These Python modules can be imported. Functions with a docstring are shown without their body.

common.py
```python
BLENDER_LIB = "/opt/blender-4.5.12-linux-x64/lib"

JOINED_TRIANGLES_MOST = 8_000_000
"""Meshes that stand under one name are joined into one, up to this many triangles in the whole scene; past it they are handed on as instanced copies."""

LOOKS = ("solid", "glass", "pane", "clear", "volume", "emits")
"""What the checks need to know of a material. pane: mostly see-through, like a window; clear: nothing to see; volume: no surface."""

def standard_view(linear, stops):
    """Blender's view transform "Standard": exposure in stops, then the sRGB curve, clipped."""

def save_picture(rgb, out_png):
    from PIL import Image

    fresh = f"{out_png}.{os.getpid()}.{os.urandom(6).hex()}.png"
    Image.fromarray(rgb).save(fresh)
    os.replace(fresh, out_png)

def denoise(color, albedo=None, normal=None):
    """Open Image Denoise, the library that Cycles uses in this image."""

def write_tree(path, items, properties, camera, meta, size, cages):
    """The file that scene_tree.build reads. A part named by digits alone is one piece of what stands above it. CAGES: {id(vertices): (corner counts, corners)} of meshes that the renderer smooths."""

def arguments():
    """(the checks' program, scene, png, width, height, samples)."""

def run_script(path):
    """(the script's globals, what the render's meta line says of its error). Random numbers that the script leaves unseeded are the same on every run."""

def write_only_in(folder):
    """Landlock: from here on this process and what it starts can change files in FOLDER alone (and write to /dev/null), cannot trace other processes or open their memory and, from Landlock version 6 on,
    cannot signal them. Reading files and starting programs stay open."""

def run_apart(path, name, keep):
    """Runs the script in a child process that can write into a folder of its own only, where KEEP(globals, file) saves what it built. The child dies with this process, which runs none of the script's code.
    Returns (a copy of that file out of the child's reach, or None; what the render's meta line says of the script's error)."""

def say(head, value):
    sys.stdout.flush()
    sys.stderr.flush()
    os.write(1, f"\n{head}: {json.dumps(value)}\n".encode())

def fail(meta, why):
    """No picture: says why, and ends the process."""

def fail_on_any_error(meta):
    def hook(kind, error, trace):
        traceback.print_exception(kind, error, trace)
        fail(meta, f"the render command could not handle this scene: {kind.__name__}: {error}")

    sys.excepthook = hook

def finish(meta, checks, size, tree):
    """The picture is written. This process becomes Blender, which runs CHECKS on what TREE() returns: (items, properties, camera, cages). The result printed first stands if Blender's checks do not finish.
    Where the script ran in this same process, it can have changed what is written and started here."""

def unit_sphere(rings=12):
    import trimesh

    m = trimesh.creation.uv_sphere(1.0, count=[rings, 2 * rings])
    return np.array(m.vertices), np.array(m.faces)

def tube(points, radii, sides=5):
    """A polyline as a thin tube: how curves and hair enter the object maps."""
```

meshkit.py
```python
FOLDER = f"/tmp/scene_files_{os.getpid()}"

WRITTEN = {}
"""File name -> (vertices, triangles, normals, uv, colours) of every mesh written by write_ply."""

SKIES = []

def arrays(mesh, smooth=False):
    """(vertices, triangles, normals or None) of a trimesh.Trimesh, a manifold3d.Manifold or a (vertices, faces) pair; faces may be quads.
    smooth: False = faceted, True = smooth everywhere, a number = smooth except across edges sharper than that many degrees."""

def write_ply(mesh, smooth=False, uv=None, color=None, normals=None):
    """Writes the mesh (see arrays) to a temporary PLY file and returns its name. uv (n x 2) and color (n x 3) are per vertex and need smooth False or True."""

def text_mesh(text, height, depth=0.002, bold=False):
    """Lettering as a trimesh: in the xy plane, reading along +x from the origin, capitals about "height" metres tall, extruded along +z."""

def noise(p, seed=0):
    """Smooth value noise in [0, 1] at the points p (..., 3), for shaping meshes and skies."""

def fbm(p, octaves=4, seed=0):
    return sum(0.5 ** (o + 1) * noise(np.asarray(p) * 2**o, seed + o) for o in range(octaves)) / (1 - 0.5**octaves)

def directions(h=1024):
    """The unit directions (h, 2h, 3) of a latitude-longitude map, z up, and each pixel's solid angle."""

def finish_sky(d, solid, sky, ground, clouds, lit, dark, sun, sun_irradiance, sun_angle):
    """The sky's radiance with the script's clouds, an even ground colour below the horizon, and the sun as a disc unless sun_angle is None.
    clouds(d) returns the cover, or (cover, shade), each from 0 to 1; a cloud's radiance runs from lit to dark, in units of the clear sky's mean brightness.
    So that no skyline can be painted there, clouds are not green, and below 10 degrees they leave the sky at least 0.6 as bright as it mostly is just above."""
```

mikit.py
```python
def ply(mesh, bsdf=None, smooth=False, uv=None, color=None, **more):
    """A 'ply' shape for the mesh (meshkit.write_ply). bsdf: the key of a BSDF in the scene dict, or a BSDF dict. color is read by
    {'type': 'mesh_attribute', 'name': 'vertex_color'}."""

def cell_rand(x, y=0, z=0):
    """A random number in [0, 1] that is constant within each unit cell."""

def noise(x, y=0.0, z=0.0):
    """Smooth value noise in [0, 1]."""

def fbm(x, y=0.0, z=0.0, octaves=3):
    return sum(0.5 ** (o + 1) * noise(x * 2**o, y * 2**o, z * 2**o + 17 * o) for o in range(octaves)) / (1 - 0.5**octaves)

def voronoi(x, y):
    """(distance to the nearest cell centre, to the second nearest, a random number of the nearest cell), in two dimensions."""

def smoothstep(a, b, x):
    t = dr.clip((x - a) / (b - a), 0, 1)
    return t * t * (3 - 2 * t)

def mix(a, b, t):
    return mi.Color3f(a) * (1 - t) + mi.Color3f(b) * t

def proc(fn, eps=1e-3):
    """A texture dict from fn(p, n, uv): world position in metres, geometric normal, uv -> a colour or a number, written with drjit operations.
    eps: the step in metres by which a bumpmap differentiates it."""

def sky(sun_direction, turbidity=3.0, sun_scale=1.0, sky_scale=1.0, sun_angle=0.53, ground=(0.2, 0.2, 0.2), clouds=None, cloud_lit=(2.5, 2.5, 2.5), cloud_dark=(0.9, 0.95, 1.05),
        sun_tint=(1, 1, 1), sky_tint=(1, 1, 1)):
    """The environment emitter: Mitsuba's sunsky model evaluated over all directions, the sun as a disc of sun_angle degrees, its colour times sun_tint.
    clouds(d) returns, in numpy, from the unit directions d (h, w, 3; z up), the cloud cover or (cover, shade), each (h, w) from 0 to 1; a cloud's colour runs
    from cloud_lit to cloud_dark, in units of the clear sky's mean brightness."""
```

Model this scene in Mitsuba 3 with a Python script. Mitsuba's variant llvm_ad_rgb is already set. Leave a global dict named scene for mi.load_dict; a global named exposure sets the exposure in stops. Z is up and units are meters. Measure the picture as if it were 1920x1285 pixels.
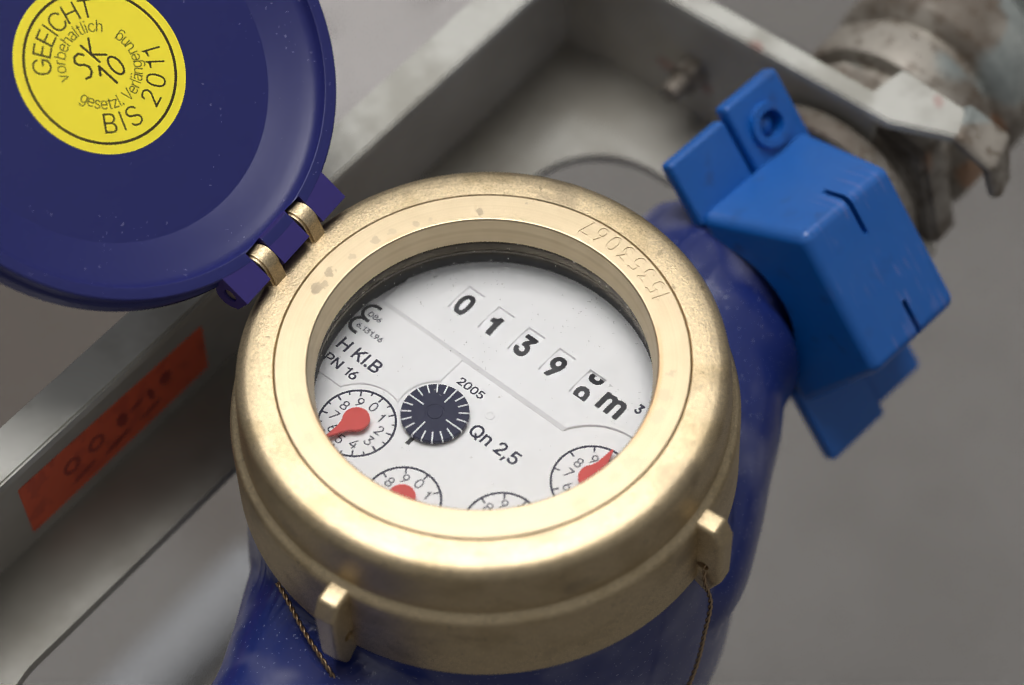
import math
import numpy as np
import trimesh
import drjit as dr
import mitsuba as mi
import manifold3d as m3
import shapely
from shapely import affinity
from shapely.geometry import Point, Polygon, LineString, box as sbox
from shapely.ops import unary_union
import mikit
import meshkit
from mikit import proc, noise, fbm, voronoi, cell_rand, smoothstep, mix

T = mi.ScalarTransform4f
scene, labels = {}, {}
rng = np.random.default_rng(7)

# ------------------------------------------------------------------ camera, light, exposure
exposure = 0.22
CAM = np.array([0.0, -0.25782, 0.37059])          # the origin is the centre of the brass ring's top face
FWD = np.array([0.012755, 0.575708, -0.817556])
UP = np.array([0.064143, 0.815467, 0.575238])
scene['camera'] = {'type': 'thinlens', 'fov': 24.0, 'fov_axis': 'x', 'near_clip': 0.01, 'far_clip': 50.0,
                   'aperture_radius': 0.0062, 'focus_distance': 0.466,
                   'to_world': T().look_at(origin=CAM.tolist(), target=(CAM + FWD).tolist(), up=UP.tolist())}


def lamp(key, pos, target, half, radiance):
    scene[key] = {'type': 'rectangle', 'to_world': T().look_at(origin=pos, target=target, up=[0.1, 1, 0.02]) @ T().scale([half[0], half[1], 1]),
                  'bsdf': {'type': 'diffuse', 'reflectance': {'type': 'rgb', 'value': [.7, .7, .7]}},
                  'emitter': {'type': 'area', 'radiance': {'type': 'rgb', 'value': radiance}}}


scene['room_light'] = {'type': 'constant', 'radiance': {'type': 'rgb', 'value': [.20, .20, .202]}}
lamp('ceiling_lamp', [-0.06, 0.36, 1.45], [0, 0, 0], (0.46, 0.38), [7.5, 7.4, 7.3])
lamp('ceiling_lamp_001', [0.0, 0.45, 2.40], [0, 0.1, 0], (1.2, 1.2), [.14, .14, .14])  # added panel for soft fill, standing in for light off the ceiling
labels['ceiling_lamp'] = {'label': 'bright square white ceiling lamp above and behind the meter', 'category': 'lamp'}
labels['ceiling_lamp_001'] = {'label': 'large dim white panel added high above the meter for fill light', 'category': 'lamp'}

# ------------------------------------------------------------------ helpers (all shapes in millimetres)
MM = 0.001


def tm(x):
    """trimesh from a manifold, a (v, f) pair or a trimesh."""
    if hasattr(x, 'to_mesh'):
        m = x.to_mesh()
        return trimesh.Trimesh(np.array(m.vert_properties[:, :3], float), np.array(m.tri_verts), process=False)
    if isinstance(x, (tuple, list)) and isinstance(x[0], np.ndarray):
        return trimesh.Trimesh(x[0], x[1], process=False)
    return x


def man(mesh):
    mesh = mesh.copy()
    mesh.merge_vertices()
    return m3.Manifold(m3.Mesh(np.asarray(mesh.vertices, np.float32), np.asarray(mesh.faces, np.uint32)))


def cat(*ms):
    ms = [tm(m) for m in (ms[0] if len(ms) == 1 and isinstance(ms[0], list) else ms)]
    return trimesh.util.concatenate(ms)


def frame(x, y, z, o):
    M = np.eye(4)
    M[:3, 0], M[:3, 1], M[:3, 2], M[:3, 3] = x, y, z, o
    return M


def add(key, mesh, bsdf, M=None, smooth=False, uv=None):
    mesh = tm(mesh).copy()
    if M is not None:
        mesh.apply_transform(M)
    mesh.apply_scale(MM)
    scene[key] = mikit.ply(mesh, bsdf, smooth=smooth, uv=uv)
    return key


def label(key, text=None, category=None, group=None, kind=None):
    labels[key] = {k: v for k, v in (('label', text), ('category', category), ('group', group), ('kind', kind)) if v}


USED = {}


def num(name):
    n = USED.get(name, -1) + 1
    USED[name] = n
    return name if n == 0 else f'{name}_{n:03d}'


def lathe(profile, n=180, closed=False, with_uv=False):
    """Profile of (r, z) points turned about z. Open profiles that start or end on the axis close themselves."""
    p = np.array(profile, float)
    if with_uv:
        a = np.linspace(0, 2 * np.pi, n + 1)
        v = np.stack([p[:, 0][:, None] * np.cos(a), p[:, 0][:, None] * np.sin(a), np.repeat(p[:, 1][:, None], n + 1, 1)], -1).reshape(-1, 3)
        uv = np.stack([np.tile(a / (2 * np.pi), len(p)), np.repeat(np.linspace(0, 1, len(p)), n + 1)], -1)
        f = []
        i, j = np.meshgrid(np.arange(len(p) - 1), np.arange(n), indexing='ij')
        q = np.stack([i * (n + 1) + j, i * (n + 1) + j + 1, (i + 1) * (n + 1) + j + 1, (i + 1) * (n + 1) + j], -1).reshape(-1, 4)
        return (v, np.vstack([q[:, [0, 1, 2]], q[:, [0, 2, 3]]])), uv
    a = np.arange(n) * 2 * np.pi / n
    k = len(p)
    v = np.stack([p[:, 0][:, None] * np.cos(a), p[:, 0][:, None] * np.sin(a), np.repeat(p[:, 1][:, None], n, 1)], -1).reshape(-1, 3)
    rows = [(i, (i + 1) % k) for i in range(k if closed else k - 1)]
    f = []
    j = np.arange(n)
    for r0, r1 in rows:
        q = np.stack([r0 * n + j, r0 * n + (j + 1) % n, r1 * n + (j + 1) % n, r1 * n + j], -1)
        if p[r0, 0] < 1e-6:
            f.append(q[:, [0, 2, 3]])
        elif p[r1, 0] < 1e-6:
            f.append(q[:, [0, 1, 2]])
        else:
            f += [q[:, [0, 1, 2]], q[:, [0, 2, 3]]]
    m = trimesh.Trimesh(v, np.vstack(f), process=False)
    m.merge_vertices()
    m.update_faces(m.nondegenerate_faces())
    m.fix_normals()
    return m


def prism(poly, z0, z1):
    out = []
    for g in getattr(poly, 'geoms', [poly]):
        if g.geom_type == 'Polygon' and g.area > 1e-6:
            e = trimesh.creation.extrude_polygon(g, z1 - z0, engine='earcut')
            e.apply_translation([0, 0, z0])
            out.append(e)
    return trimesh.util.concatenate(out)


def hull_box(lo, hi, r, taper=None, seg=20):
    """A box with rounded edges."""
    ball = m3.Manifold.sphere(r, seg)
    pts = []
    for x in (0, 1):
        for y in (0, 1):
            for z in (0, 1):
                q = [(lo[0] + r, hi[0] - r)[x], (lo[1] + r, hi[1] - r)[y], (lo[2] + r, hi[2] - r)[z]]
                pts.append(ball.translate(q))
    return m3.Manifold.batch_hull(pts)


def hull_balls(pts, r, seg=20):
    return m3.Manifold.batch_hull([m3.Manifold.sphere(rr, seg).translate(list(map(float, q))) for q, rr in zip(pts, np.broadcast_to(r, (len(pts),)))])


def cyl(p0, p1, r0, r1=None, seg=48):
    p0, p1 = np.array(p0, float), np.array(p1, float)
    d = p1 - p0
    L = np.linalg.norm(d)
    c = m3.Manifold.cylinder(L, r0, r0 if r1 is None else r1, seg)
    z = d / L
    x = np.cross(z, [0, 0, 1] if abs(z[2]) < .9 else [1, 0, 0])
    x /= np.linalg.norm(x)
    y = np.cross(z, x)
    return c.transform(np.column_stack([x, y, z, p0]).astype(float))


def tube(points, r, sides=8):
    import common
    v, f = common.tube(points, r, sides)
    return trimesh.Trimesh(v, f, process=False)


GLYPHS = {}


def glyph(ch, bold=False, thin=0.0):
    """One letter as a shapely shape with capitals 1 tall, left edge at x = 0; plain strokes for 1 and I."""
    key = (ch, bold, thin)
    if key not in GLYPHS:
        w = .20 if bold else .115
        if ch == 'I' or ch == 'l':
            g = sbox(0, 0, w, 1.0 if ch == 'I' else 1.03)
        elif ch == '1':
            x = .40
            g = Polygon([(x - w, 0), (x, 0), (x, 1), (x - w * .75, 1), (x - w * 1.15, .86), (0, .80), (0, .80 - w * .8), (x - w, .80 - w * .8)])
        else:
            m = meshkit.text_mesh(ch, 1.0, .1, bold)
            sec = m.section(plane_origin=[0, 0, .05], plane_normal=[0, 0, 1])
            g = unary_union(list(sec.to_2D(to_2D=np.eye(4))[0].polygons_full))
            g = affinity.translate(g, -g.bounds[0], 0)
        if thin:
            g = g.buffer(-thin)
        GLYPHS[key] = g
    return GLYPHS[key]


def text(s, h, depth=.05, bold=False, width=None, anchor='l', thin=0.0):
    """Lettering in the xy plane, capitals h tall, starting at x = 0; width stretches it."""
    x, parts = 0.0, []
    for ch in s:
        if ch == ' ':
            x += .42
            continue
        g = glyph(ch, bold, thin)
        parts.append(affinity.translate(g, x, 0))
        x += g.bounds[2] + .13
    g = unary_union(parts)
    k = h if width is None else width / (g.bounds[2] - g.bounds[0])
    g = affinity.scale(g, k, h, origin=(0, 0))
    if anchor == 'c':
        g = affinity.translate(g, -(g.bounds[0] + g.bounds[2]) / 2, 0)
    return prism(g, 0, depth)


def at(m, x, y, z=0, rot=0):
    m = m.copy()
    m.apply_transform(trimesh.transformations.rotation_matrix(math.radians(rot), [0, 0, 1]))
    m.apply_translation([x, y, z])
    return m


def arc_text(s, h, r, a0, a1, inward=False, depth=.05, bold=False, squeeze=1.0, thin=0.0):
    """Letters spread by their own widths along an arc from angle a0 to a1 (degrees). inward: tops point to the centre."""
    glyphs, widths = [], []
    for ch in s:
        if ch == ' ':
            glyphs.append(None)
            widths.append(.34 * h)
            continue
        g = glyph(ch, bold, thin)
        w = g.bounds[2] * h * squeeze
        glyphs.append(prism(affinity.translate(affinity.scale(g, h * squeeze, h, origin=(0, 0)), -w / 2, -h / 2), 0, depth))
        widths.append(w + .16 * h)
    c = np.cumsum(widths) - np.array(widths) / 2
    c = (c - c[0]) / (c[-1] - c[0])
    out = []
    for g, t in zip(glyphs, c):
        if g is not None:
            a = a0 + (a1 - a0) * t
            out.append(at(g, r * math.cos(math.radians(a)), r * math.sin(math.radians(a)), 0, a + 90 if inward else a - 90))
    return cat(out)


def stroke(pts, w):
    return LineString(pts).buffer(w / 2, cap_style=1)


# ------------------------------------------------------------------ frames
def yaw(deg):
    a = math.radians(deg)
    return np.array([math.cos(a), math.sin(a), 0.0]), np.array([-math.sin(a), math.cos(a), 0.0])


Z = np.array([0, 0, 1.0])
U, V = yaw(-44.3)                       # the dial: U along its lines of writing, V up the page
DIAL = lambda z: frame(U, V, Z, [0, 0, z])
BB, BA = yaw(-42.8)                     # the bracket and the pipe: BA along the pipe, BB away from the wall
BR = frame(BB, BA, Z, [0, 0, 0])
U1, V1 = yaw(-37.8)                     # the hinge: V1 along its pin
TH = math.radians(143.02)
LT = math.cos(TH) * U1 + math.sin(TH) * Z
LN = math.sin(TH) * U1 - math.cos(TH) * Z
LID = frame(V1, LT, LN, -87.04 * U1 - 0.12 * V1 + 28.36 * Z)
C1 = np.array([0.743656, 0.668562, 0])
C2 = np.array([0.439284, -0.488625, -0.75384])
C3 = np.array([0.503989, -0.560598, 0.657058])
CLIP = frame(C1, C2, C3, [0.94, -1.05, -49.8])


# ------------------------------------------------------------------ materials
def bsdf(key, **d):
    scene[key] = d


def rgb(*c):
    return {'type': 'rgb', 'value': list(c)}


def P(p, k=1000.0):
    return p.x * k, p.y * k, p.z * k            # millimetres


def spots(p, pts):
    x, y, z = P(p)
    wob = (fbm(x * 1.3, y * 1.3, z * 1.3, 2) - .5)
    m = mi.Float(0)
    for sx, sy, sr, a in pts:
        d = dr.sqrt(dr.square(x - sx) + dr.square(y - sy)) + wob * sr * 1.3
        m = dr.maximum(m, a * (1 - smoothstep(sr * .75, sr * 1.05, d)))
    return m


CAST = [.80, .60, .335]


def cast_color(p, n, uv):
    x, y, z = P(p)
    d = smoothstep(.45, .75, fbm(x * .16, y * .16, z * .16, 3))
    g = noise(x * 3.4, y * 3.4, z * 3.4) * .6 + noise(x * 6.3, y * 6.3, z * 6.3) * .4
    pit = smoothstep(.80, .9, noise(x * 1.1, y * 1.1, z * 1.1)) * smoothstep(.4, .6, noise(x * .3, y * .3, z * .3))
    c = mix([.66, .525, .33], [.57, .445, .265], d) * (.62 + .76 * g)
    tarnish = smoothstep(.60, .80, fbm(x * .11 + 3, y * .11, z * .11, 4))
    c = mix(c, [.27, .215, .15], tarnish * .45)
    return mix(c, [.22, .17, .11], pit * .5)


def cast_bump(p, n, uv):
    x, y, z = P(p)
    return fbm(x * 4.3, y * 4.3, z * 4.3, 2)


bsdf('cast_brass', type='bumpmap', tex=proc(cast_bump, eps=8e-5), scale=.00006,
     bsdf={'type': 'principled', 'base_color': proc(cast_color), 'metallic': 1.0, 'roughness': .46})
RING_SPOTS = [(-30.9, 18.5, 1.25, .75), (-29.6, 19.6, 1.0, .6), (-28.1, 22.5, 1.05, .7), (-24.0, 25.9, .75, .45), (-19.3, 29.6, .9, .5), (-16, 31.3, .8, .3), (-11.2, 32.9, .7, .5), (-8.3, 33.8, .6, .3),
              (1.2, 34.9, .85, .75), (34.9, -6.1, .9, .5), (33.0, -11, 1.5, .25), (31.5, -15.3, 1.6, .25), (26.3, -25.6, 2.2, .3), (22.6, -28, 1.3, .3), (16.1, -33.7, 1.5, .35), (-34.5, -6.7, 1.4, .16), (-32.9, -15.7, 1.5, .2), (-27.9, -23.6, 1.6, .18),
              (10.6, 36.2, .35, .8), (12.0, 36.8, .3, .8)]


def ring_color(p, n, uv):
    x, y, z = P(p)
    r = dr.sqrt(x * x + y * y)
    g = noise(r * 14, 0.0, 3.0)
    c = mix([.63, .515, .345], [.55, .44, .28], g * .5 + .5 * fbm(x * .25, y * .25, 1.0, 2))
    s = spots(p, RING_SPOTS)
    tarn = smoothstep(32.75, 32.95, r) * (1 - smoothstep(33.6, 34.2, r)) * smoothstep(.45, .75, noise(x * .06, y * .06, 4.0)) * .5
    c = mix(c, [.60, .33, .14], tarn)
    return mix(c, [.30, .25, .19], s * .62)


def ring_bump(p, n, uv):
    x, y, z = P(p)
    r = dr.sqrt(x * x + y * y)
    return .75 * noise(r * 9.0, z * 9.0, 2.0) + .25 * noise(r * 3.0, z * 3.0, 7.0)


bsdf('machined_brass', type='bumpmap', tex=proc(ring_bump, eps=3e-5), scale=.0000075,
     bsdf={'type': 'principled', 'base_color': proc(ring_color), 'metallic': 1.0,
           'roughness': proc(lambda p, n, uv: .44 + .15 * spots(p, RING_SPOTS[:9]))})


def paint_color(p, n, uv):
    x, y, z = P(p)
    speck = smoothstep(.86, .90, noise(x * 2.2, y * 2.2, z * 2.2))
    dust = smoothstep(.45, .8, fbm(x * .09, y * .09, z * .09, 3)) * (.3 + .7 * dr.maximum(n.z, 0))
    c = mix([.010, .020, .125], [.14, .145, .235], dust * .85)
    return mix(c, [.30, .34, .45], speck * .35)


bsdf('blue_paint', type='principled', base_color=proc(paint_color), roughness=.22, specular=.5, clearcoat=.6, clearcoat_gloss=.92)


def lid_color(p, n, uv):
    x, y, z = P(p)
    s = smoothstep(.88, .92, noise(x * 1.7, y * 1.7, z * 1.7)) * smoothstep(.5, .7, noise(x * .2, y * .2, z * .2))
    return mix([.017, .020, .118], [.25, .25, .40], s * .35)


bsdf('lid_plastic', type='principled', base_color=proc(lid_color), roughness=.40, specular=.36)
bsdf('knuckle_plastic', type='principled', base_color=rgb(.030, .021, .145), roughness=.42, specular=.45)
bsdf('steel_pin', type='principled', base_color=rgb(.42, .40, .33), metallic=1.0, roughness=.4)


def clip_color(p, n, uv):
    x, y, z = P(p)
    a = x * .7437 + y * .6686
    b = x * .4393 - y * .4886 - z * .7538
    t = x * .504 - y * .5606 + z * .6571
    face = smoothstep(-7.0, -2.0, t)
    scuff = smoothstep(.60, .80, fbm(a * 1.1, b * .16, 2.0, 3)) * smoothstep(.35, .6, noise(a * .12, b * .12, 9.0)) * face
    shade_or_grime = smoothstep(.62, .85, fbm(x * .2, y * .2, z * .2, 3))
    c = mix([.003, .092, .38], [.010, .070, .28], shade_or_grime)
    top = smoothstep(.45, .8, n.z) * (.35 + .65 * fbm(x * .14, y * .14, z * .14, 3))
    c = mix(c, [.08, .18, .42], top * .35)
    return mix(c, [.11, .16, .40], scuff * .45)


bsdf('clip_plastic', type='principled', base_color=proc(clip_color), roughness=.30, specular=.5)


def dial_color(p, n, uv):
    x, y, z = P(p)
    speck = smoothstep(.905, .925, noise(x * 2.1, y * 2.1, z * 2.1)) * smoothstep(.45, .65, noise(x * .25, y * .25, 3.0))
    c = mix([.87, .87, .872], [.82, .82, .818], fbm(x * .2, y * .2, z * .2, 3))
    return mix(c, [.20, .19, .17], speck * .6)


bsdf('dial_white', type='principled', base_color=proc(dial_color), roughness=.45, specular=.4)
bsdf('wheel_white', type='principled', base_color=rgb(.84, .84, .85), roughness=.4, specular=.4)
bsdf('ink', type='principled', base_color=rgb(.012, .013, .038), roughness=.5, specular=.2)
bsdf('black_ink', type='principled', base_color=rgb(.013, .013, .018), roughness=.45, specular=.3)
bsdf('star_blue', type='principled', base_color=rgb(.010, .012, .045), roughness=.4, specular=.2)
bsdf('mark_white', type='principled', base_color=rgb(.85, .85, .87), roughness=.4)
bsdf('pointer_red', type='principled', base_color=rgb(.60, .040, .028), roughness=.4, specular=.4)
bsdf('gasket_black', type='principled', base_color=rgb(.005, .005, .005), roughness=.35, specular=.12)
bsdf('gasket_edge', type='principled', base_color=rgb(.26, .25, .23), roughness=.4, specular=.5)
bsdf('window_glass', type='thindielectric', int_ior=1.5, ext_ior=1.0)
bsdf('dust', type='diffuse', reflectance=rgb(.55, .53, .50))
bsdf('sticker_yellow', type='principled', base_color=rgb(.95, .80, .045), roughness=.42, specular=.4)
bsdf('sticker_ink', type='principled', base_color=rgb(.045, .032, .010), roughness=.5, specular=.3)
bsdf('wire_metal', type='principled', base_color=rgb(.34, .24, .15), metallic=1.0, roughness=.35)


def galv_color(p, n, uv):
    x, y, z = P(p)
    bb, ba = x * .7337 - y * .6794, x * .6794 + y * .7337
    s = fbm(x * .10, y * .10, z * .10, 4)
    c = mix([.50, .495, .455], [.34, .33, .29], smoothstep(.3, .75, s))
    # channel shade below the flanges put into the colour, weaker towards the plate's edge
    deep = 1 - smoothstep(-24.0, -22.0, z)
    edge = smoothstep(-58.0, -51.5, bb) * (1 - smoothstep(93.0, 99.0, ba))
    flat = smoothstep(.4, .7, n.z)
    shade_or_grime = mix([.42, .39, .335], [.215, .198, .165], flat)
    c = mix(c, shade_or_grime, deep * (.80 - .36 * edge) * (.75 + .35 * fbm(x * .06, y * .06, z * .06, 2)))
    red = smoothstep(.87, .93, noise(x * .11 + 4, y * .11, z * .11 + 2))
    return mix(c, [.32, .10, .08], red * .45)


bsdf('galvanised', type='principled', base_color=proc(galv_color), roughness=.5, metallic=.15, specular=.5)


def pipe_color(p, n, uv):
    x, y, z = P(p)
    s = fbm(x * .07, y * .07, z * .07, 4)
    f_ = fbm(x * .5, y * .5, z * .5, 3)
    c = mix([.36, .33, .285], [.15, .125, .10], smoothstep(.3, .7, s))
    c = mix(c, [.10, .07, .045], smoothstep(.50, .68, f_) * .6)
    c = mix(c, [.30, .38, .39], smoothstep(.70, .76, noise(x * .055 + 1, y * .055, z * .055)) * .45)
    return mix(c, [.42, .20, .09], smoothstep(.70, .76, noise(x * .06, y * .06 + 5, z * .06)) * .6)


bsdf('dirty_pipe', type='principled', base_color=proc(pipe_color), roughness=.5, metallic=.3)


def label_color(p, n, uv):
    x, y, z = P(p)
    a = x * .679 + y * .734
    s = smoothstep(.50, .72, fbm(a * .35, z * .35, 5.0, 3))
    return mix([.80, .135, .06], [.56, .085, .05], s * .55)


bsdf('red_tape', type='principled', base_color=proc(label_color), roughness=.5)
bsdf('faded_ink', type='principled', base_color=rgb(.36, .05, .035), roughness=.6)


def floor_color(p, n, uv):
    x, y, z = P(p)
    s = fbm(x * .02, y * .02, z * .02, 4)
    c = mix([.245, .233, .221], [.225, .213, .201], smoothstep(.3, .7, s))
    # paler patch on the concrete, with a few streaks
    d = dr.sqrt(dr.square((x + 40) / 125) + dr.square((y - 480) / 120)) + (fbm(x * .02, y * .02, 1.0, 3) - .5) * .8
    c = mix(c, [.56, .53, .515], (1 - smoothstep(.6, 1.1, d)) * .95)
    k = noise((x * .7 - y * .72) * .10, (x * .72 + y * .7) * .012, 3.0)
    c = mix(c, [.14, .125, .115], smoothstep(.70, .84, k) * .6 * (1 - smoothstep(.9, 1.3, d)))
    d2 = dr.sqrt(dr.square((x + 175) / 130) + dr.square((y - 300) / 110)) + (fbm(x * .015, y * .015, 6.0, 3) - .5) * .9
    c = mix(c, [.13, .108, .092], (1 - smoothstep(.5, 1.2, d2)) * .75)  # shadow of lid and bracket, put into the floor colour
    g = noise(x * .35, y * .35, 2.0)
    return mix(c, [.12, .11, .10], smoothstep(.86, .92, g) * .5)


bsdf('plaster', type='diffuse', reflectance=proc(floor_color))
bsdf('pale_matte', type='principled', base_color=rgb(.30, .305, .315), roughness=.6, specular=.3)

# ------------------------------------------------------------------ the setting
wallM = frame(BB, BA, Z, [0, 0, 0])
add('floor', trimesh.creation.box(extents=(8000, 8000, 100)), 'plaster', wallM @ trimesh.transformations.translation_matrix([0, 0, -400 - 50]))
label('floor', kind='structure')

# ------------------------------------------------------------------ mounting bracket: a pressed steel channel with two arms
BRK = 'mounting_bracket'
label(BRK, 'grey galvanised steel bracket with raised flanged edges behind the meter', 'bracket')
t = 2.4
zt, zb = -20.0, -57.0


def bracket_ring(off, far=115.0, near=-125.0, b0=-72.5, bend=36.0, r=6):
    """Outline of the U in plan, shrunk by off."""
    o = Polygon([(b0 + off, near + off), (bend, near + off), (bend, far - off), (b0 + off, far - off)])
    return o


outer = Polygon([(-72.5, -125), (36, -125), (36, 115), (-72.5, 115)])
wall_strip = unary_union([sbox(-72.3, -125, -72.3 + t, 114.9), sbox(-72.3, 114.9 - t, 14, 114.9), sbox(-72.3, -124.9, 33, -124.9 + t)])
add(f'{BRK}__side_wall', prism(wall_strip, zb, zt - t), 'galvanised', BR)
cut = sbox(-50, -103, 80, 93.5).buffer(-20).buffer(20).buffer(0)
cut = unary_union([cut, sbox(20, -103, 80, 93.5)])
plate = sbox(-72.3, -124.9, 33, 114.9).difference(cut)
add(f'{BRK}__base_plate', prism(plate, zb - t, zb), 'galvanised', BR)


def bevel_prism(poly, z0, z1, c=.5):
    return cat(prism(poly, z0, z1 - c), prism(poly.buffer(-c, join_style=2), z1 - c, z1))


lip = unary_union([sbox(-72.9, -125, -63.0, 115.2), Polygon([(-70, 109.4), (19, 110.2), (34, 116.2), (30, 123.0), (13, 124.2), (11.5, 115.4), (-70, 115.2)]), sbox(-70, -125, 30, -115)]).buffer(-1).buffer(1)
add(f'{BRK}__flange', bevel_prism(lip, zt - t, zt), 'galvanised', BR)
# turned-down end of the far arm
endp = hull_balls([(33.0, 116.5, zt - 1.6), (30.5, 123.5, zt - 1.6), (40.5, 117.0, zt - 5.0), (38.5, 124.5, zt - 5.0)], 1.8, 14) + hull_balls([(40.5, 117.0, zt - 5.0), (38.5, 124.5, zt - 5.0), (42.6, 117.5, zt - 12), (41.4, 122, zt - 13)], 1.8, 14)
add(f'{BRK}__end_tab', endp, 'dirty_pipe', BR, smooth=40)
sc = cyl([-33, 112.4, -42], [-33, 108.5, -42], 4.2, 4.2, 6) + cyl([-33, 108.6, -42], [-33, 103, -42], 2.4, 2.2, 16)
add(f'{BRK}__bolt', sc, 'dirty_pipe', BR)

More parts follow.
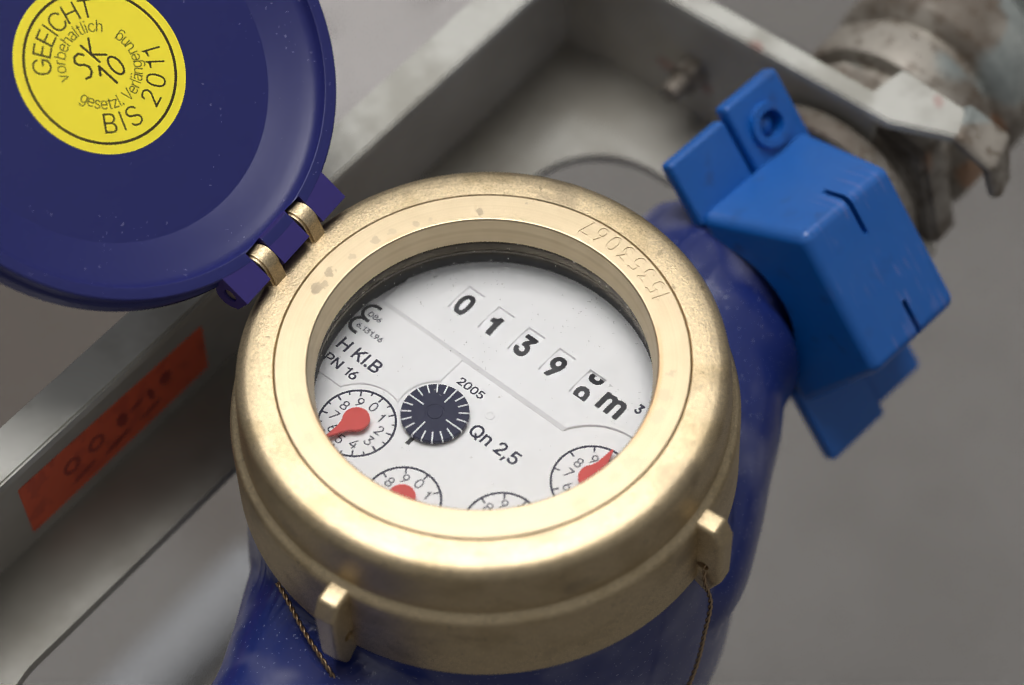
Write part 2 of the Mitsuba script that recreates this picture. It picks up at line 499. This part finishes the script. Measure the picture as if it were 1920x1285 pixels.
# the red label stuck to the bracket's side wall
LAB = 'label_tape'
label(LAB, 'faded red adhesive label strip on the grey bracket side', 'label')
WX = -72.3 + t
labM = frame(BA, Z, BB, BB * (WX + .02))
corners = np.array([(-63.8, -34.2), (-10.8, -35.6), (-11.6, -50.0), (-63.6, -50.6)]) * [1, 1]
corners = corners + [0.4, -3.0]
tape = prism(Polygon(corners).buffer(-.6).buffer(.6), 0, .15)
add(f'{LAB}__strip', tape, 'red_tape', labM)
pr = [prism(Point(x, -44.4).buffer(2.3).difference(Point(x, -44.4).buffer(1.3)), .15, .19) for x in (-50, -43)]
for x, y, a_, b_ in ((-35.5, -44.6, 1.5, 2.2), (-31, -44.2, 2.0, .7), (-27.0, -44.8, .8, 2.3), (-22.5, -44, 1.7, 2.0), (-47.5, -49.6, 3.4, .7), (-38, -49.8, 4.0, .8), (-28, -49.4, 3.2, .7)):
    pr.append(prism(affinity.rotate(affinity.scale(Point(x, y).buffer(1), a_, b_), 8), .15, .19))
add(f'{LAB}__faded_print', cat(pr), 'faded_ink', labM)

# ------------------------------------------------------------------ pipe with its nuts
PIPE = 'water_pipe'
label(PIPE, 'dirty galvanised pipe end with hexagonal nuts held by the bracket arm', 'pipe')


def ring_y(profile, n=96):
    """profile of (r, s): lathe about the pipe's axis, s along BA."""
    m = lathe([(r, s) for r, s in profile], n)
    m.apply_transform(frame([1, 0, 0], [0, 0, -1], [0, 1, 0], [7.0, 0, -51.0]))
    return m


def hexnut(r, s0, s1, rot=0):
    h = Polygon([(r * math.cos(math.radians(60 * k + rot)), r * math.sin(math.radians(60 * k + rot))) for k in range(6)]).buffer(-1.2).buffer(1.2)
    m = cat(prism(h, s0 + 1.2, s1 - 1.2), prism(h.buffer(-1.2), s0, s0 + 1.2), prism(h.buffer(-1.2), s1 - 1.2, s1))
    m.apply_transform(frame([1, 0, 0], [0, 0, -1], [0, 1, 0], [7.0, 0, -51.0]))
    return m


add(f'{PIPE}__pipe', ring_y([(0, 60), (15, 60), (15, 103.8), (22.6, 104), (23.4, 104.7), (23.4, 109.5), (22.6, 110.4), (19, 110.6), (19, 116), (15, 116), (15, 240), (0, 240)]), 'dirty_pipe', BR, smooth=35)
add(f'{PIPE}__nut', hexnut(26.5, 115.6, 124, 14), 'dirty_pipe', BR)
add(f'{PIPE}__collar', ring_y([(15, 127), (19, 127), (19, 130), (22.5, 131), (23.5, 132.5), (23.5, 140), (22.5, 141.5), (20.5, 142), (20.5, 145), (23, 146), (24.5, 148), (24.5, 158), (23.5, 160), (21, 161), (21, 166), (24, 167), (24, 169), (23.2, 169.5), (23.2, 171), (24, 171.5), (24, 173), (23.2, 173.5), (23.2, 175), (24, 175.5), (24, 190), (15, 191)]), 'dirty_pipe', BR, smooth=35)

# pale round bar along the floor
BAR = 'pale_bar'
bar = cyl([-187, -220, -388], [-187, 78, -388], 12, 12, 32)
add(BAR, bar, 'pale_matte', BR, smooth=40)
label(BAR, 'pale round bar on the floor, blurred at the lower left below the bracket', 'pipe')

# ------------------------------------------------------------------ the water meter
WM = 'water_meter'
label(WM, 'blue water meter with round brass rim, white counter dial and open blue lid', 'water meter')

# body
bowl = man(lathe([(0, -26), (44, -26), (46.5, -32), (48.0, -38), (49.5, -48), (51.0, -60), (51.6, -74), (50.5, -90), (46, -102), (34, -109), (0, -111)], 128))


def loft(st, n=64, e=2.3):
    """Elliptic sections along +y: (y, half width, half height, x, z)."""
    a = np.arange(n) * 2 * np.pi / n
    ca, sa = np.sign(np.cos(a)) * np.abs(np.cos(a)) ** (2 / e), np.sign(np.sin(a)) * np.abs(np.sin(a)) ** (2 / e)
    v = np.concatenate([np.stack([x + hw * ca, np.full(n, y), z + hh * sa], -1) for y, hw, hh, x, z in st])
    k = len(st)
    j = np.arange(n)
    f = []
    for i in range(k - 1):
        q = np.stack([i * n + j, (i + 1) * n + j, (i + 1) * n + (j + 1) % n, i * n + (j + 1) % n], -1)
        f += [q[:, [0, 1, 2]], q[:, [0, 2, 3]]]
    v = np.vstack([v, v[:n].mean(0), v[-n:].mean(0)])
    f.append(np.stack([np.full(n, k * n), j, (j + 1) % n], -1))
    f.append(np.stack([np.full(n, k * n + 1), (k - 1) * n + (j + 1) % n, (k - 1) * n + j], -1))
    m = trimesh.Trimesh(v, np.vstack(f), process=False)
    m.fix_normals()
    return man(m)


n1 = loft([(0, 44, 24, 0, -56), (10, 52, 24, 0, -58), (20, 49.5, 24, 1, -57), (32, 43.5, 23.5, 2, -55.5), (43, 37, 23, 3, -55), (52, 32, 22, 4, -54), (58, 27, 21.5, 5, -53.5), (64, 25.3, 21, 5.5, -53), (67, 24, 19.8, 5.5, -53), (68.6, 20.5, 16, 5.5, -53)])
n1b = loft([(40, 21, 20, 2, -51), (66, 21, 20, 2, -51), (78, 20, 19, 2, -51)], e=2.0)
n2 = loft([(0, 46, 24, 0, -56), (-30, 36, 20, 0, -60), (-43, 29, 20, 0, -59), (-55, 22.5, 19.5, 1, -57), (-66, 18.5, 19, 3, -55), (-78, 17, 18, 4, -53), (-112, 16.5, 18, 5, -52)])
body = (bowl + n1 + n1b + n2).refine_to_length(3.0)
bm = tm(body)
bm.merge_vertices()
trimesh.smoothing.filter_taubin(bm, lamb=.5, nu=.52, iterations=40)
add(f'{WM}__body', bm, 'blue_paint', BR, smooth=True)

# brass rim: cast outside, turned top face
rim = [(39.15, -.5), (39.45, -.18), (42, -.22), (44.2, -.42), (45.3, -.8), (46.1, -1.45), (46.6, -2.4), (46.85, -3.8), (47.0, -6), (47.25, -12.3), (47.45, -12.9), (48.3, -13.5), (48.9, -14.1), (49.15, -15.0), (49.2, -17), (49.55, -31.5), (49.3, -32.6), (48.4, -33.2),
       (43, -33.2), (43, -6.2), (39.15, -6.2)]
add(f'{WM}__rim', lathe(rim, 256, closed=True), 'cast_brass', smooth=38)
face = [(32.05, -5.9), (32.1, -5.0), (32.62, -2.6), (32.7, -2.4), (32.9, -.35), (33.15, -.06), (33.4, 0), (38.9, 0), (39.08, -.12), (39.1, -5.9)]
fm = man(lathe(face, 256, closed=True))
serial = arc_text('15353067', 3.7, 36.6, 18.0, 53.0, inward=True, depth=.6, squeeze=.85)
serial.apply_translation([0, 0, -.2])
fm = fm - man(serial)
add(f'{WM}__rim__machined_face', fm, 'machined_brass', smooth=30)
label(f'{WM}__rim__machined_face', 'smooth turned brass ring stamped 15353067')


def seal_lug(az):
    a = math.radians(az)
    er, et = np.array([math.cos(a), math.sin(a), 0]), np.array([-math.sin(a), math.cos(a), 0])
    pts, rr = [], []
    for tt in (-1.5, 1.5):
        pts += [(46.5, tt, -14.6), (51.9, tt * .92, -14.9), (53.4, tt * .9, -18), (53.4, tt * .8, -31), (51.0, tt * .6, -36.5), (46.5, tt, -31)]
        rr += [1.0, 1.0, .95, .95, .9, 1.0]
    h = hull_balls(pts, rr, 16) - cyl([50.6, -6, -27], [50.6, 6, -27], 1.25, 1.25, 24)
    return tm(h), frame(er, et, Z, [0, 0, 0])


for az in (-126.3, -36.8):
    lm, M = seal_lug(az)
    add(num(f'{WM}__rim__seal_lug'), lm, 'cast_brass', M, smooth=40)

# hinge fingers of the rim around the pin
pin_u, pin_z = -47.5, 1.94
HF = frame(U1, Z, -V1, [0, 0, 0])
for x in (6.2, -6.15):
    fp = unary_union([Point(pin_u, pin_z).buffer(3.7, 24), Point(-44.3, -3.2).buffer(2.4, 24)]).convex_hull
    fp = unary_union([fp, Polygon([(-47, -2), (-41.6, -1.2), (-41.6, -6), (-47, -9)])]).buffer(1.2).buffer(-1.2)
    w_ = 1.95
    m = man(prism(fp.buffer(-.5), -w_, w_)) + man(prism(fp, -w_ + .5, w_ - .5))
    m = m3.Manifold.batch_hull([man(prism(fp.buffer(-.6), -w_, w_)), man(prism(fp, -w_ + .6, w_ - .6))]) if False else m
    m = m - cyl([pin_u, pin_z, -5], [pin_u, pin_z, 5], 1.5, 1.5, 24)
    add(num(f'{WM}__rim__hinge_finger'), m, 'cast_brass', HF @ trimesh.transformations.translation_matrix([0, 0, -x]), smooth=35)

# glass, seal and dial
gl = lathe([(0, -5.95), (32.6, -5.95)], 128)
gl = trimesh.creation.cylinder(32.4, .02, sections=128)
disc_v = np.vstack([[[0, 0, -5.92]], np.stack([32.3 * np.cos(np.arange(128) * 2 * np.pi / 128), 32.3 * np.sin(np.arange(128) * 2 * np.pi / 128), np.full(128, -5.92)], -1)])
disc_f = np.stack([np.zeros(128, int), 1 + np.arange(128), 1 + (np.arange(128) + 1) % 128], -1)
add(f'{WM}__glass', (disc_v, disc_f), 'window_glass')
label(f'{WM}__glass', 'clear round window glass over the dial')
dust = []
for k in range(110):
    rr, aa = 32.0 * math.sqrt(rng.random()), rng.random() * 2 * math.pi
    if rng.random() < .5:
        rr, aa = 32.1 - 6 * rng.random() ** 2, math.radians(rng.uniform(20, 175))
    sz = .05 + .09 * rng.random() ** 3
    e = affinity.rotate(affinity.scale(Point(0, 0).buffer(sz, 2), 1, rng.uniform(1, 2.2)), rng.uniform(0, 180))
    dust.append(prism(affinity.translate(e, rr * math.cos(aa), rr * math.sin(aa)), -5.9, -5.84))
add(f'{WM}__glass__dust', cat(dust), 'dust')
label(f'{WM}__glass__dust', kind='stuff')
add(f'{WM}__gasket', lathe([(32.2, -6.1), (38, -6.1), (38, -17), (33.3, -17), (33.35, -12.2), (33.1, -11.9), (33.1, -10.9), (33.45, -10.6), (33.2, -9.4), (32.9, -9.2), (32.9, -7.6), (33.2, -7.3), (32.5, -6.6)], 192, closed=True), 'gasket_black', smooth=30)
add(f'{WM}__gasket__sealing_edge', lathe([(33.05, -10.75), (33.22, -10.58), (33.4, -10.72), (33.22, -10.95)], 192, closed=True), 'gasket_edge', smooth=60)

ZD = -15.0
disk_shape = Point(0, 0).buffer(36.5, 96)
add(f'{WM}__dial', prism(disk_shape, -1.5, 0), 'dial_white', DIAL(ZD))
label(f'{WM}__dial', 'white dial plate with blue black print')
SUB = [(-15.74, -19.38, 7.75, 20), (2.64, -26.6, 7.55, 10), (20.6, -18.9, 7.5, 10), (27.2, -.5, 8.0, 10)]
STAR = (-5.17, -8.6)
inner = Point(0, 0).buffer(33.32, 96)
panel = inner.intersection(sbox(-40, -15.35, -9.75, 4.5)).difference(Point(SUB[0][:2]).buffer(9.0, 48)).difference(Point(STAR).buffer(7.95, 48))
add(f'{WM}__dial__raised_panel', cat(prism(panel, -.2, .33), prism(panel.buffer(-.1), .33, .42)), 'dial_white', DIAL(ZD))
bite = Point(27.3, -1.2).buffer(12.9, 64)
cover0 = inner.intersection(sbox(-31.6, 4.45, 40, 40)).difference(bite)
cover1 = inner.intersection(sbox(-31.0, 5.25, 40, 40)).difference(bite)
WIN = [(-20.45, 12.0), (-12.65, 12.03), (-4.8, 12.0), (3.05, 12.02), (10.9, 11.95)]
holes = unary_union([sbox(u, v, u + 4.18, v + 6.66) for u, v in WIN])
ZC = .65
# bevel along the cover's straight lower edge
bv, bf = [], []
xr0, xr1 = bite.intersection(LineString([(0, 4.45), (40, 4.45)])).bounds[0], bite.intersection(LineString([(0, 5.25), (40, 5.25)])).bounds[0]
x0, x1 = -math.sqrt(33.3 ** 2 - 4.45 ** 2) + 1.2, -31.0
bev = m3.Manifold.hull_points(np.array([(x0, 4.45, -.2), (xr0, 4.45, -.2), (x0, 4.45, .12), (xr0, 4.45, .12), (x1, 5.25, ZC), (xr1 + .05, 5.25, ZC), (x1, 5.3, -.2), (xr1 + .05, 5.3, -.2)], np.float32))
cover = man(prism(cover1.difference(holes), -.2, ZC)) + bev
add(f'{WM}__dial__cover_plate', cover, 'dial_white', DIAL(ZD))
label(f'{WM}__dial__cover_plate', 'raised white cover with five number windows')

# number wheels
RW = 10.7


def bend(m):
    """Wraps flat lettering (y up) round a wheel about x with radius RW, top at z = 0."""
    m = m.copy()
    e = [mm for mm in [m.subdivide().subdivide()]][0]
    a = e.vertices[:, 1] / RW
    r = RW + e.vertices[:, 2]
    e.vertices = np.stack([e.vertices[:, 0], r * np.sin(a), r * np.cos(a) - RW], -1)
    return e


DIG = [('0', 14.75, None), ('1', 14.45, None), ('3', 14.9, None), ('9', 14.85, None), ('8', 19.05, '9')]
for (u, v), (dgt, vc, nxt) in zip(WIN, DIG):
    wk = num(f'{WM}__number_wheel')
    wheel = cyl([u - .35, 15.35, -RW], [u + 4.5, 15.35, -RW], RW, RW, 96)
    wM = DIAL(ZD) @ trimesh.transformations.translation_matrix([0, 0, .42])
    add(wk, wheel, 'wheel_white', wM, smooth=30)
    for ch, c in ((dgt, vc), (nxt, 12.35)):
        if ch:
            g = text(ch, 4.55, .04, True, 2.2 if ch == '1' else 3.15, 'c', -.036)
            g.apply_translation([0, -2.275 + c - 15.35, 0])
            g = bend(g)
            g.apply_translation([u + (1.95 if ch == '1' else 2.2), 15.35, 0])
            add(num(f'{wk}__digit'), g, 'black_ink', wM)
    label(wk, f'white number wheel showing {dgt}' if not nxt else 'white number wheel between 8 and 9')

# printed writing
def dial_text(s, u, v, h, z, width, bold=False, ink='ink'):
    add(num(f'{WM}__dial__lettering'), at(text(s, h, .04, bold, width, 'l', -.024), u, v, z), ink, DIAL(ZD))


dial_text('m', 16.95, 12.8, 5.0, ZC, 5.35, True, 'black_ink')
dial_text('3', 23.45, 16.4, 2.05, ZC, 1.35, True, 'ink')
dial_text('D86', -31.3, .5, 1.15, .42, 3.15)
dial_text('6.131.96', -31.35, -2.88, 1.15, .42, 6.6)
dial_text('H KI.B', -31.0, -8.95, 2.75, .42, 10.5)
dial_text('PN 16', -30.9, -12.8, 2.05, .42, 8.2)
dial_text('2005', -7.25, -.12, 1.72, 0, 6.2)
dial_text('Qn 2,5', 2.0, -7.4, 2.75, 0, 11.7)


def c_shape(v0, v1, uend, uleft):
    m_, r_ = (v0 + v1) / 2, abs(v1 - v0) / 2
    a = np.linspace(math.pi / 2, 1.5 * math.pi, 24)
    pts = [(uend, m_ + r_)] + [(uleft + r_ + r_ * math.cos(x), m_ + r_ * math.sin(x)) for x in a] + [(uend, m_ - r_)]
    return LineString(pts).buffer(.36, cap_style=2, join_style=1)


eps_mark = unary_union([c_shape(3.2, -.5, -30.0, -32.75), c_shape(-.5, -4.1, -30.05, -32.75)])
add(f'{WM}__dial__approval_mark', prism(eps_mark.intersection(inner), .42, .46), 'black_ink', DIAL(ZD))

# small pointer scales
for i, (su, sv, sr, nt) in enumerate(SUB):
    sh = [Point(su, sv).buffer(sr, 64).difference(Point(su, sv).buffer(sr - .44, 64))]
    for k in range(nt):
        a = math.radians(90 - 360 * k / nt)
        major = (k * 10) % nt == 0
        r1 = sr - (1.55 if major else 1.05)
        d = np.array([math.cos(a), math.sin(a)])
        sh.append(LineString([d * (sr - .1) + (su, sv), d * r1 + (su, sv)]).buffer(.17 if major else .15, cap_style=2))
    key = num(f'{WM}__dial__scale')
    scl = cat(prism(unary_union(sh).intersection(disk_shape), 0, .04))
    nums = []
    for k in range(10):
        a = math.radians(90 - 36 * k)
        g = text(str(k), 2.1, .04, True, None, 'c', .028)
        pos = np.array([su, sv]) + 4.75 * np.array([math.cos(a), math.sin(a)]) + (0, -1.0)
        if np.hypot(*pos) < 35:
            nums.append(at(g, pos[0], pos[1], 0))
    add(key, cat([scl] + nums), 'ink', DIAL(ZD))
    label(key, f'printed scale circle of the {["left", "lower left", "lower right", "right"][i]} red pointer')
PTR = [-104, -62, 40, 97]
for (su, sv, sr, nt), ang in zip(SUB, PTR):
    d = np.array([math.cos(math.radians(ang)), math.sin(math.radians(ang))])
    c = np.array([su, sv])
    rp = 2.75
    q = np.array([-d[1], d[0]])
    tip = c + d * 7.4
    sh = unary_union([Point(c).buffer(rp, 48), Polygon([c + q * rp * .97, c + d * 3.6 + q * 1.0, tip + q * .22, tip - q * .22, c + d * 3.6 - q * 1.0, c - q * rp * .97])]).buffer(.5).buffer(-.5)
    m = cat(prism(sh.buffer(-.1), 1.05, 1.55), prism(sh.buffer(-.2), 1.55, 1.65), prism(Point(c).buffer(.8), 0, 1.05))
    add(num(f'{WM}__pointer'), m, 'pointer_red', DIAL(ZD))
sk = f'{WM}__flow_star'
cap = lathe([(0, .5), (6.5, .5), (6.62, .62), (6.62, 1.35), (6.5, 1.5), (1.9, 1.5), (1.85, 1.42), (1.5, 1.42), (1.4, 1.52), (0, 1.52)], 96)
SM = DIAL(ZD) @ trimesh.transformations.translation_matrix([STAR[0], STAR[1], 0])
add(sk, cat(cap, prism(Point(0, 0).buffer(1.0), 0, .6)), 'star_blue', SM, smooth=30)
label(sk, 'dark blue flow indicator disc with white radial marks')
for k in range(20):
    a = 18 * k + 1
    ln = 3.65 if k % 5 == 0 else 1.95
    b_ = trimesh.creation.box(extents=(ln, .27, .16))
    b_.apply_translation([6.5 - ln / 2, 0, 1.56])
    side = trimesh.creation.box(extents=(.1, .27, .8))
    side.apply_translation([6.66, 0, 1.1])
    add(num(f'{sk}__mark'), at(cat(b_, side), 0, 0, 0, a), 'mark_white', SM)
add(f'{WM}__dial__index_mark', prism(sbox(-5.62, -16.75, -4.72, -14.9), 0, .05), 'black_ink', DIAL(ZD))
add(f'{WM}__dial__rivet', lathe([(0, .02), (.55, .02), (.6, .12), (1.0, .14), (1.05, .03), (1.75, .03), (1.85, 0), (1.85, -.1), (0, -.1)], 48), 'dial_white', DIAL(ZD) @ trimesh.transformations.translation_matrix([2.68, -1.67, .02]), smooth=30)

# lid
LK = f'{WM}__lid'
lidp = [(0, 0), (34.2, 0), (34.5, .12), (36.5, .75), (38.5, 1.35), (40.5, 1.95), (42.3, 2.6), (43.2, 3.2), (43.75, 4.0), (43.95, 5.0), (44.1, 5.55), (44.35, 5.68), (46.3, 5.68), (46.6, 5.4), (46.6, 2.5), (47.2, 2.2), (47.2, -1.5), (46.2, -3.4), (44, -4.2), (0, -4.2)]
lm = man(lathe(lidp, 256))
for x in (6.17, -6.2):
    lm = lm - m3.Manifold.cube([4.7, 9, 9.0], True).translate([x, -48.2, 3.2])
add(LK, lm, 'lid_plastic', LID, smooth=32)
label(LK, 'open dark blue plastic lid')
for xa, xb in ((8.38, 15.62), (-3.88, 3.93), (-15.5, -8.35)):
    kb = m3.Manifold.batch_hull([m3.Manifold.cube([xb - xa, 1, 5.0]).translate([xa, -44.6, .6]), m3.Manifold.cube([xb - xa, 1, 5.05]).translate([xa, -50.55, .65])]) + cyl([xa, -47.4, 1.6], [xb, -47.4, 1.6], 2.9, 2.9, 48)
    kb = kb - cyl([xa - 1, -47.4, 2.6], [xb + 1, -47.4, 2.6], 1.55, 1.55, 32)
    add(num(f'{LK}__hinge_knuckle'), kb, 'knuckle_plastic', LID, smooth=25)
add(f'{LK}__hinge_pin', cyl([-15.0, -47.4, 2.6], [15.3, -47.4, 2.6], 1.35, 1.35, 32), 'steel_pin', LID, smooth=30)

# yellow sticker
ST = f'{WM}__sticker'
add(ST, prism(Point(0, 0).buffer(17.15, 96), 0, .08), 'sticker_yellow', LID @ trimesh.transformations.translation_matrix([0, 0, .02]))
label(ST, 'round yellow calibration sticker inside the lid')
SL = LID @ trimesh.transformations.translation_matrix([0, 0, .1])
add(f'{ST}__border', prism(Point(0, 0).buffer(15.35, 96).difference(Point(0, 0).buffer(14.8, 96)), 0, .03), 'sticker_ink', SL)
for s, h, r, a0, a1, inw, sq in (('GEEICHT', 3.75, 11.6, 139.6, 57.0, False, 1.0), ('vorbehaltlich', 2.35, 8.1, 155.5, 44.5, False, .92), ('gesetzl. Verlängerung', 2.35, 7.2, -164, 12, True, .86), ('BIS 2011', 4.0, 11.1, -128.4, -25.4, True, .95)):
    add(num(f'{ST}__lettering'), arc_text(s, h, r, a0, a1, inw, .03, False, sq, .012), 'sticker_ink', SL)
hand = [stroke([(-.9, 4.0), (-1.5, 4.9), (-2.6, 4.9), (-3.3, 4.1), (-3.0, 3.2), (-2.2, 2.6), (-1.75, 1.7), (-2.1, .7), (-3.0, .2), (-3.9, .5)], .45),
        stroke([(.1, 5.6), (.55, 1.0)], .45), stroke([(2.3, 5.6), (.35, 3.1), (2.6, 1.1)], .45),
        stroke([(-1.3, -.9), (-.2, .5), (.1, -4.0)], .5)]
zero = affinity.rotate(affinity.scale(Point(2.5, -1.6).buffer(1, 32), 1.35, 2.2), -4)
hand.append(zero.difference(affinity.scale(zero, .68, .79)))
add(f'{ST}__handwriting', prism(affinity.translate(unary_union(hand), 0, -.2), 0, .03), 'sticker_ink', SL)


# ------------------------------------------------------------------ seal wires
def wire(key, pts, text_):
    p = np.array(pts, float)
    s = np.r_[0, np.cumsum(np.linalg.norm(np.diff(p, axis=0), axis=1))]
    from scipy.interpolate import CubicSpline
    cs = CubicSpline(s, p)
    tt = np.linspace(0, s[-1], int(s[-1] / .12))
    c = cs(tt)
    d = cs(tt, 1)
    d /= np.linalg.norm(d, axis=1, keepdims=True)
    a = np.cross(d, [.3, .5, .8])
    a /= np.linalg.norm(a, axis=1, keepdims=True)
    b = np.cross(d, a)
    ph = tt * 2 * np.pi / 3.0
    ms = []
    for o in (0, np.pi):
        ms.append(tube(c + .26 * (np.cos(ph + o)[:, None] * a + np.sin(ph + o)[:, None] * b), .25, 8))
    add(key, cat(ms), 'wire_metal', None, smooth=True)
    label(key, text_, 'wire', 'twisted seal wires hanging from the brass lugs')


def pol(r, az, z):
    return (r * math.cos(math.radians(az)), r * math.sin(math.radians(az)), z)


wire('seal_wire', [pol(49.6, -148, -33.2), pol(50.6, -141, -33.9), pol(52.2, -135, -34.6), pol(53.6, -130, -35.6), pol(54.9, -126, -37.8), pol(55.6, -123.8, -42), pol(56.6, -121.0, -49), pol(57.5, -118, -60), pol(57.5, -114, -75)], 'twisted brown seal wire hanging from the left brass lug')
wire('seal_wire_001', [pol(50.6, -31, -26.0), pol(50.6, -36.8, -27.0), pol(51.4, -40.0, -30), pol(53.4, -40.5, -36), pol(54.4, -43, -42), pol(55.2, -46, -50), pol(55.8, -51, -60), pol(56, -56, -72)], 'twisted brown seal wire hanging from the right brass lug')

# ------------------------------------------------------------------ blue plastic clamp round the union nut
CK = 'seal_clamp'
label(CK, 'bright blue plastic clamp box around the pipe joint', 'clamp')
S0, S1 = 70.0, 103.0
r_ = 2.6
fr_pts = []
for s, tp in ((S0, 1), (S1, -1)):
    for y, ta in ((-21.7, 1), (27.5, -1)):
        fr_pts.append((s + tp * r_, y + ta * r_, 6.4 + r_))
        fr_pts.append((s + tp * (3.0 + r_), y + ta * (6.6 + r_), 33.8 - r_))
front = hull_balls(fr_pts, r_, 28) - m3.Manifold.cube([60, 80, 20]).translate([60, -40, -13.6 + .4])
slot = m3.Manifold.cube([1.3, 16, 9]).translate([86.7, -21.5, 27.2]) + m3.Manifold.cube([1.3, 13, 7]).translate([87.0, 11.5, 30.6])
bore = cyl([60, 1, 0], [115, 1, 0], 18.5, 18.5, 64)
front = front - slot - bore
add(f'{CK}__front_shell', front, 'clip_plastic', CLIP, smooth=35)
back = hull_balls([(s + tp * r_, y + ta * (r_ + g), z) for s, tp in ((S0, 1), (S1, -1)) for y, ta in ((-21.7, 1), (27.5, -1)) for z, g in ((3.0, 0), (-22, 6))], r_, 20) - bore
back = back - m3.Manifold.cube([60, 80, 40]).translate([60, -40, 4.2])
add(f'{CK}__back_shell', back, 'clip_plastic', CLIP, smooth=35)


def ear(s0, s1, y0, y1, z0, z1):
    return hull_box((s0, y0, z0), (s1, y1, z1), 1.1, seg=16)


e1 = ear(69.8, 87.1, -35.0, -19, 3.6, 7.4)
add(num(f'{CK}__ear'), e1, 'clip_plastic', CLIP, smooth=40)
e2 = (ear(87.6, 104.0, -37.2, -19, 4.2, 8.6) + cyl([95.3, -28.2, 5], [95.3, -28.2, 10.2], 5.2, 4.9, 40)) - cyl([95.3, -28.2, 6.5], [95.3, -28.2, 12], 3.0, 3.3, 40)
e2 = e2 + hull_balls([(95.3, -28.2, 6.0)], 2.6, 24)
add(num(f'{CK}__ear'), e2, 'clip_plastic', CLIP, smooth=40)
add(num(f'{CK}__ear'), ear(69.8, 87.5, 24, 43.3, 3.6, 7.6), 'clip_plastic', CLIP, smooth=40)
add(num(f'{CK}__ear'), ear(88.5, 103.6, 24, 42.4, 1.0, 4.6), 'clip_plastic', CLIP, smooth=40)
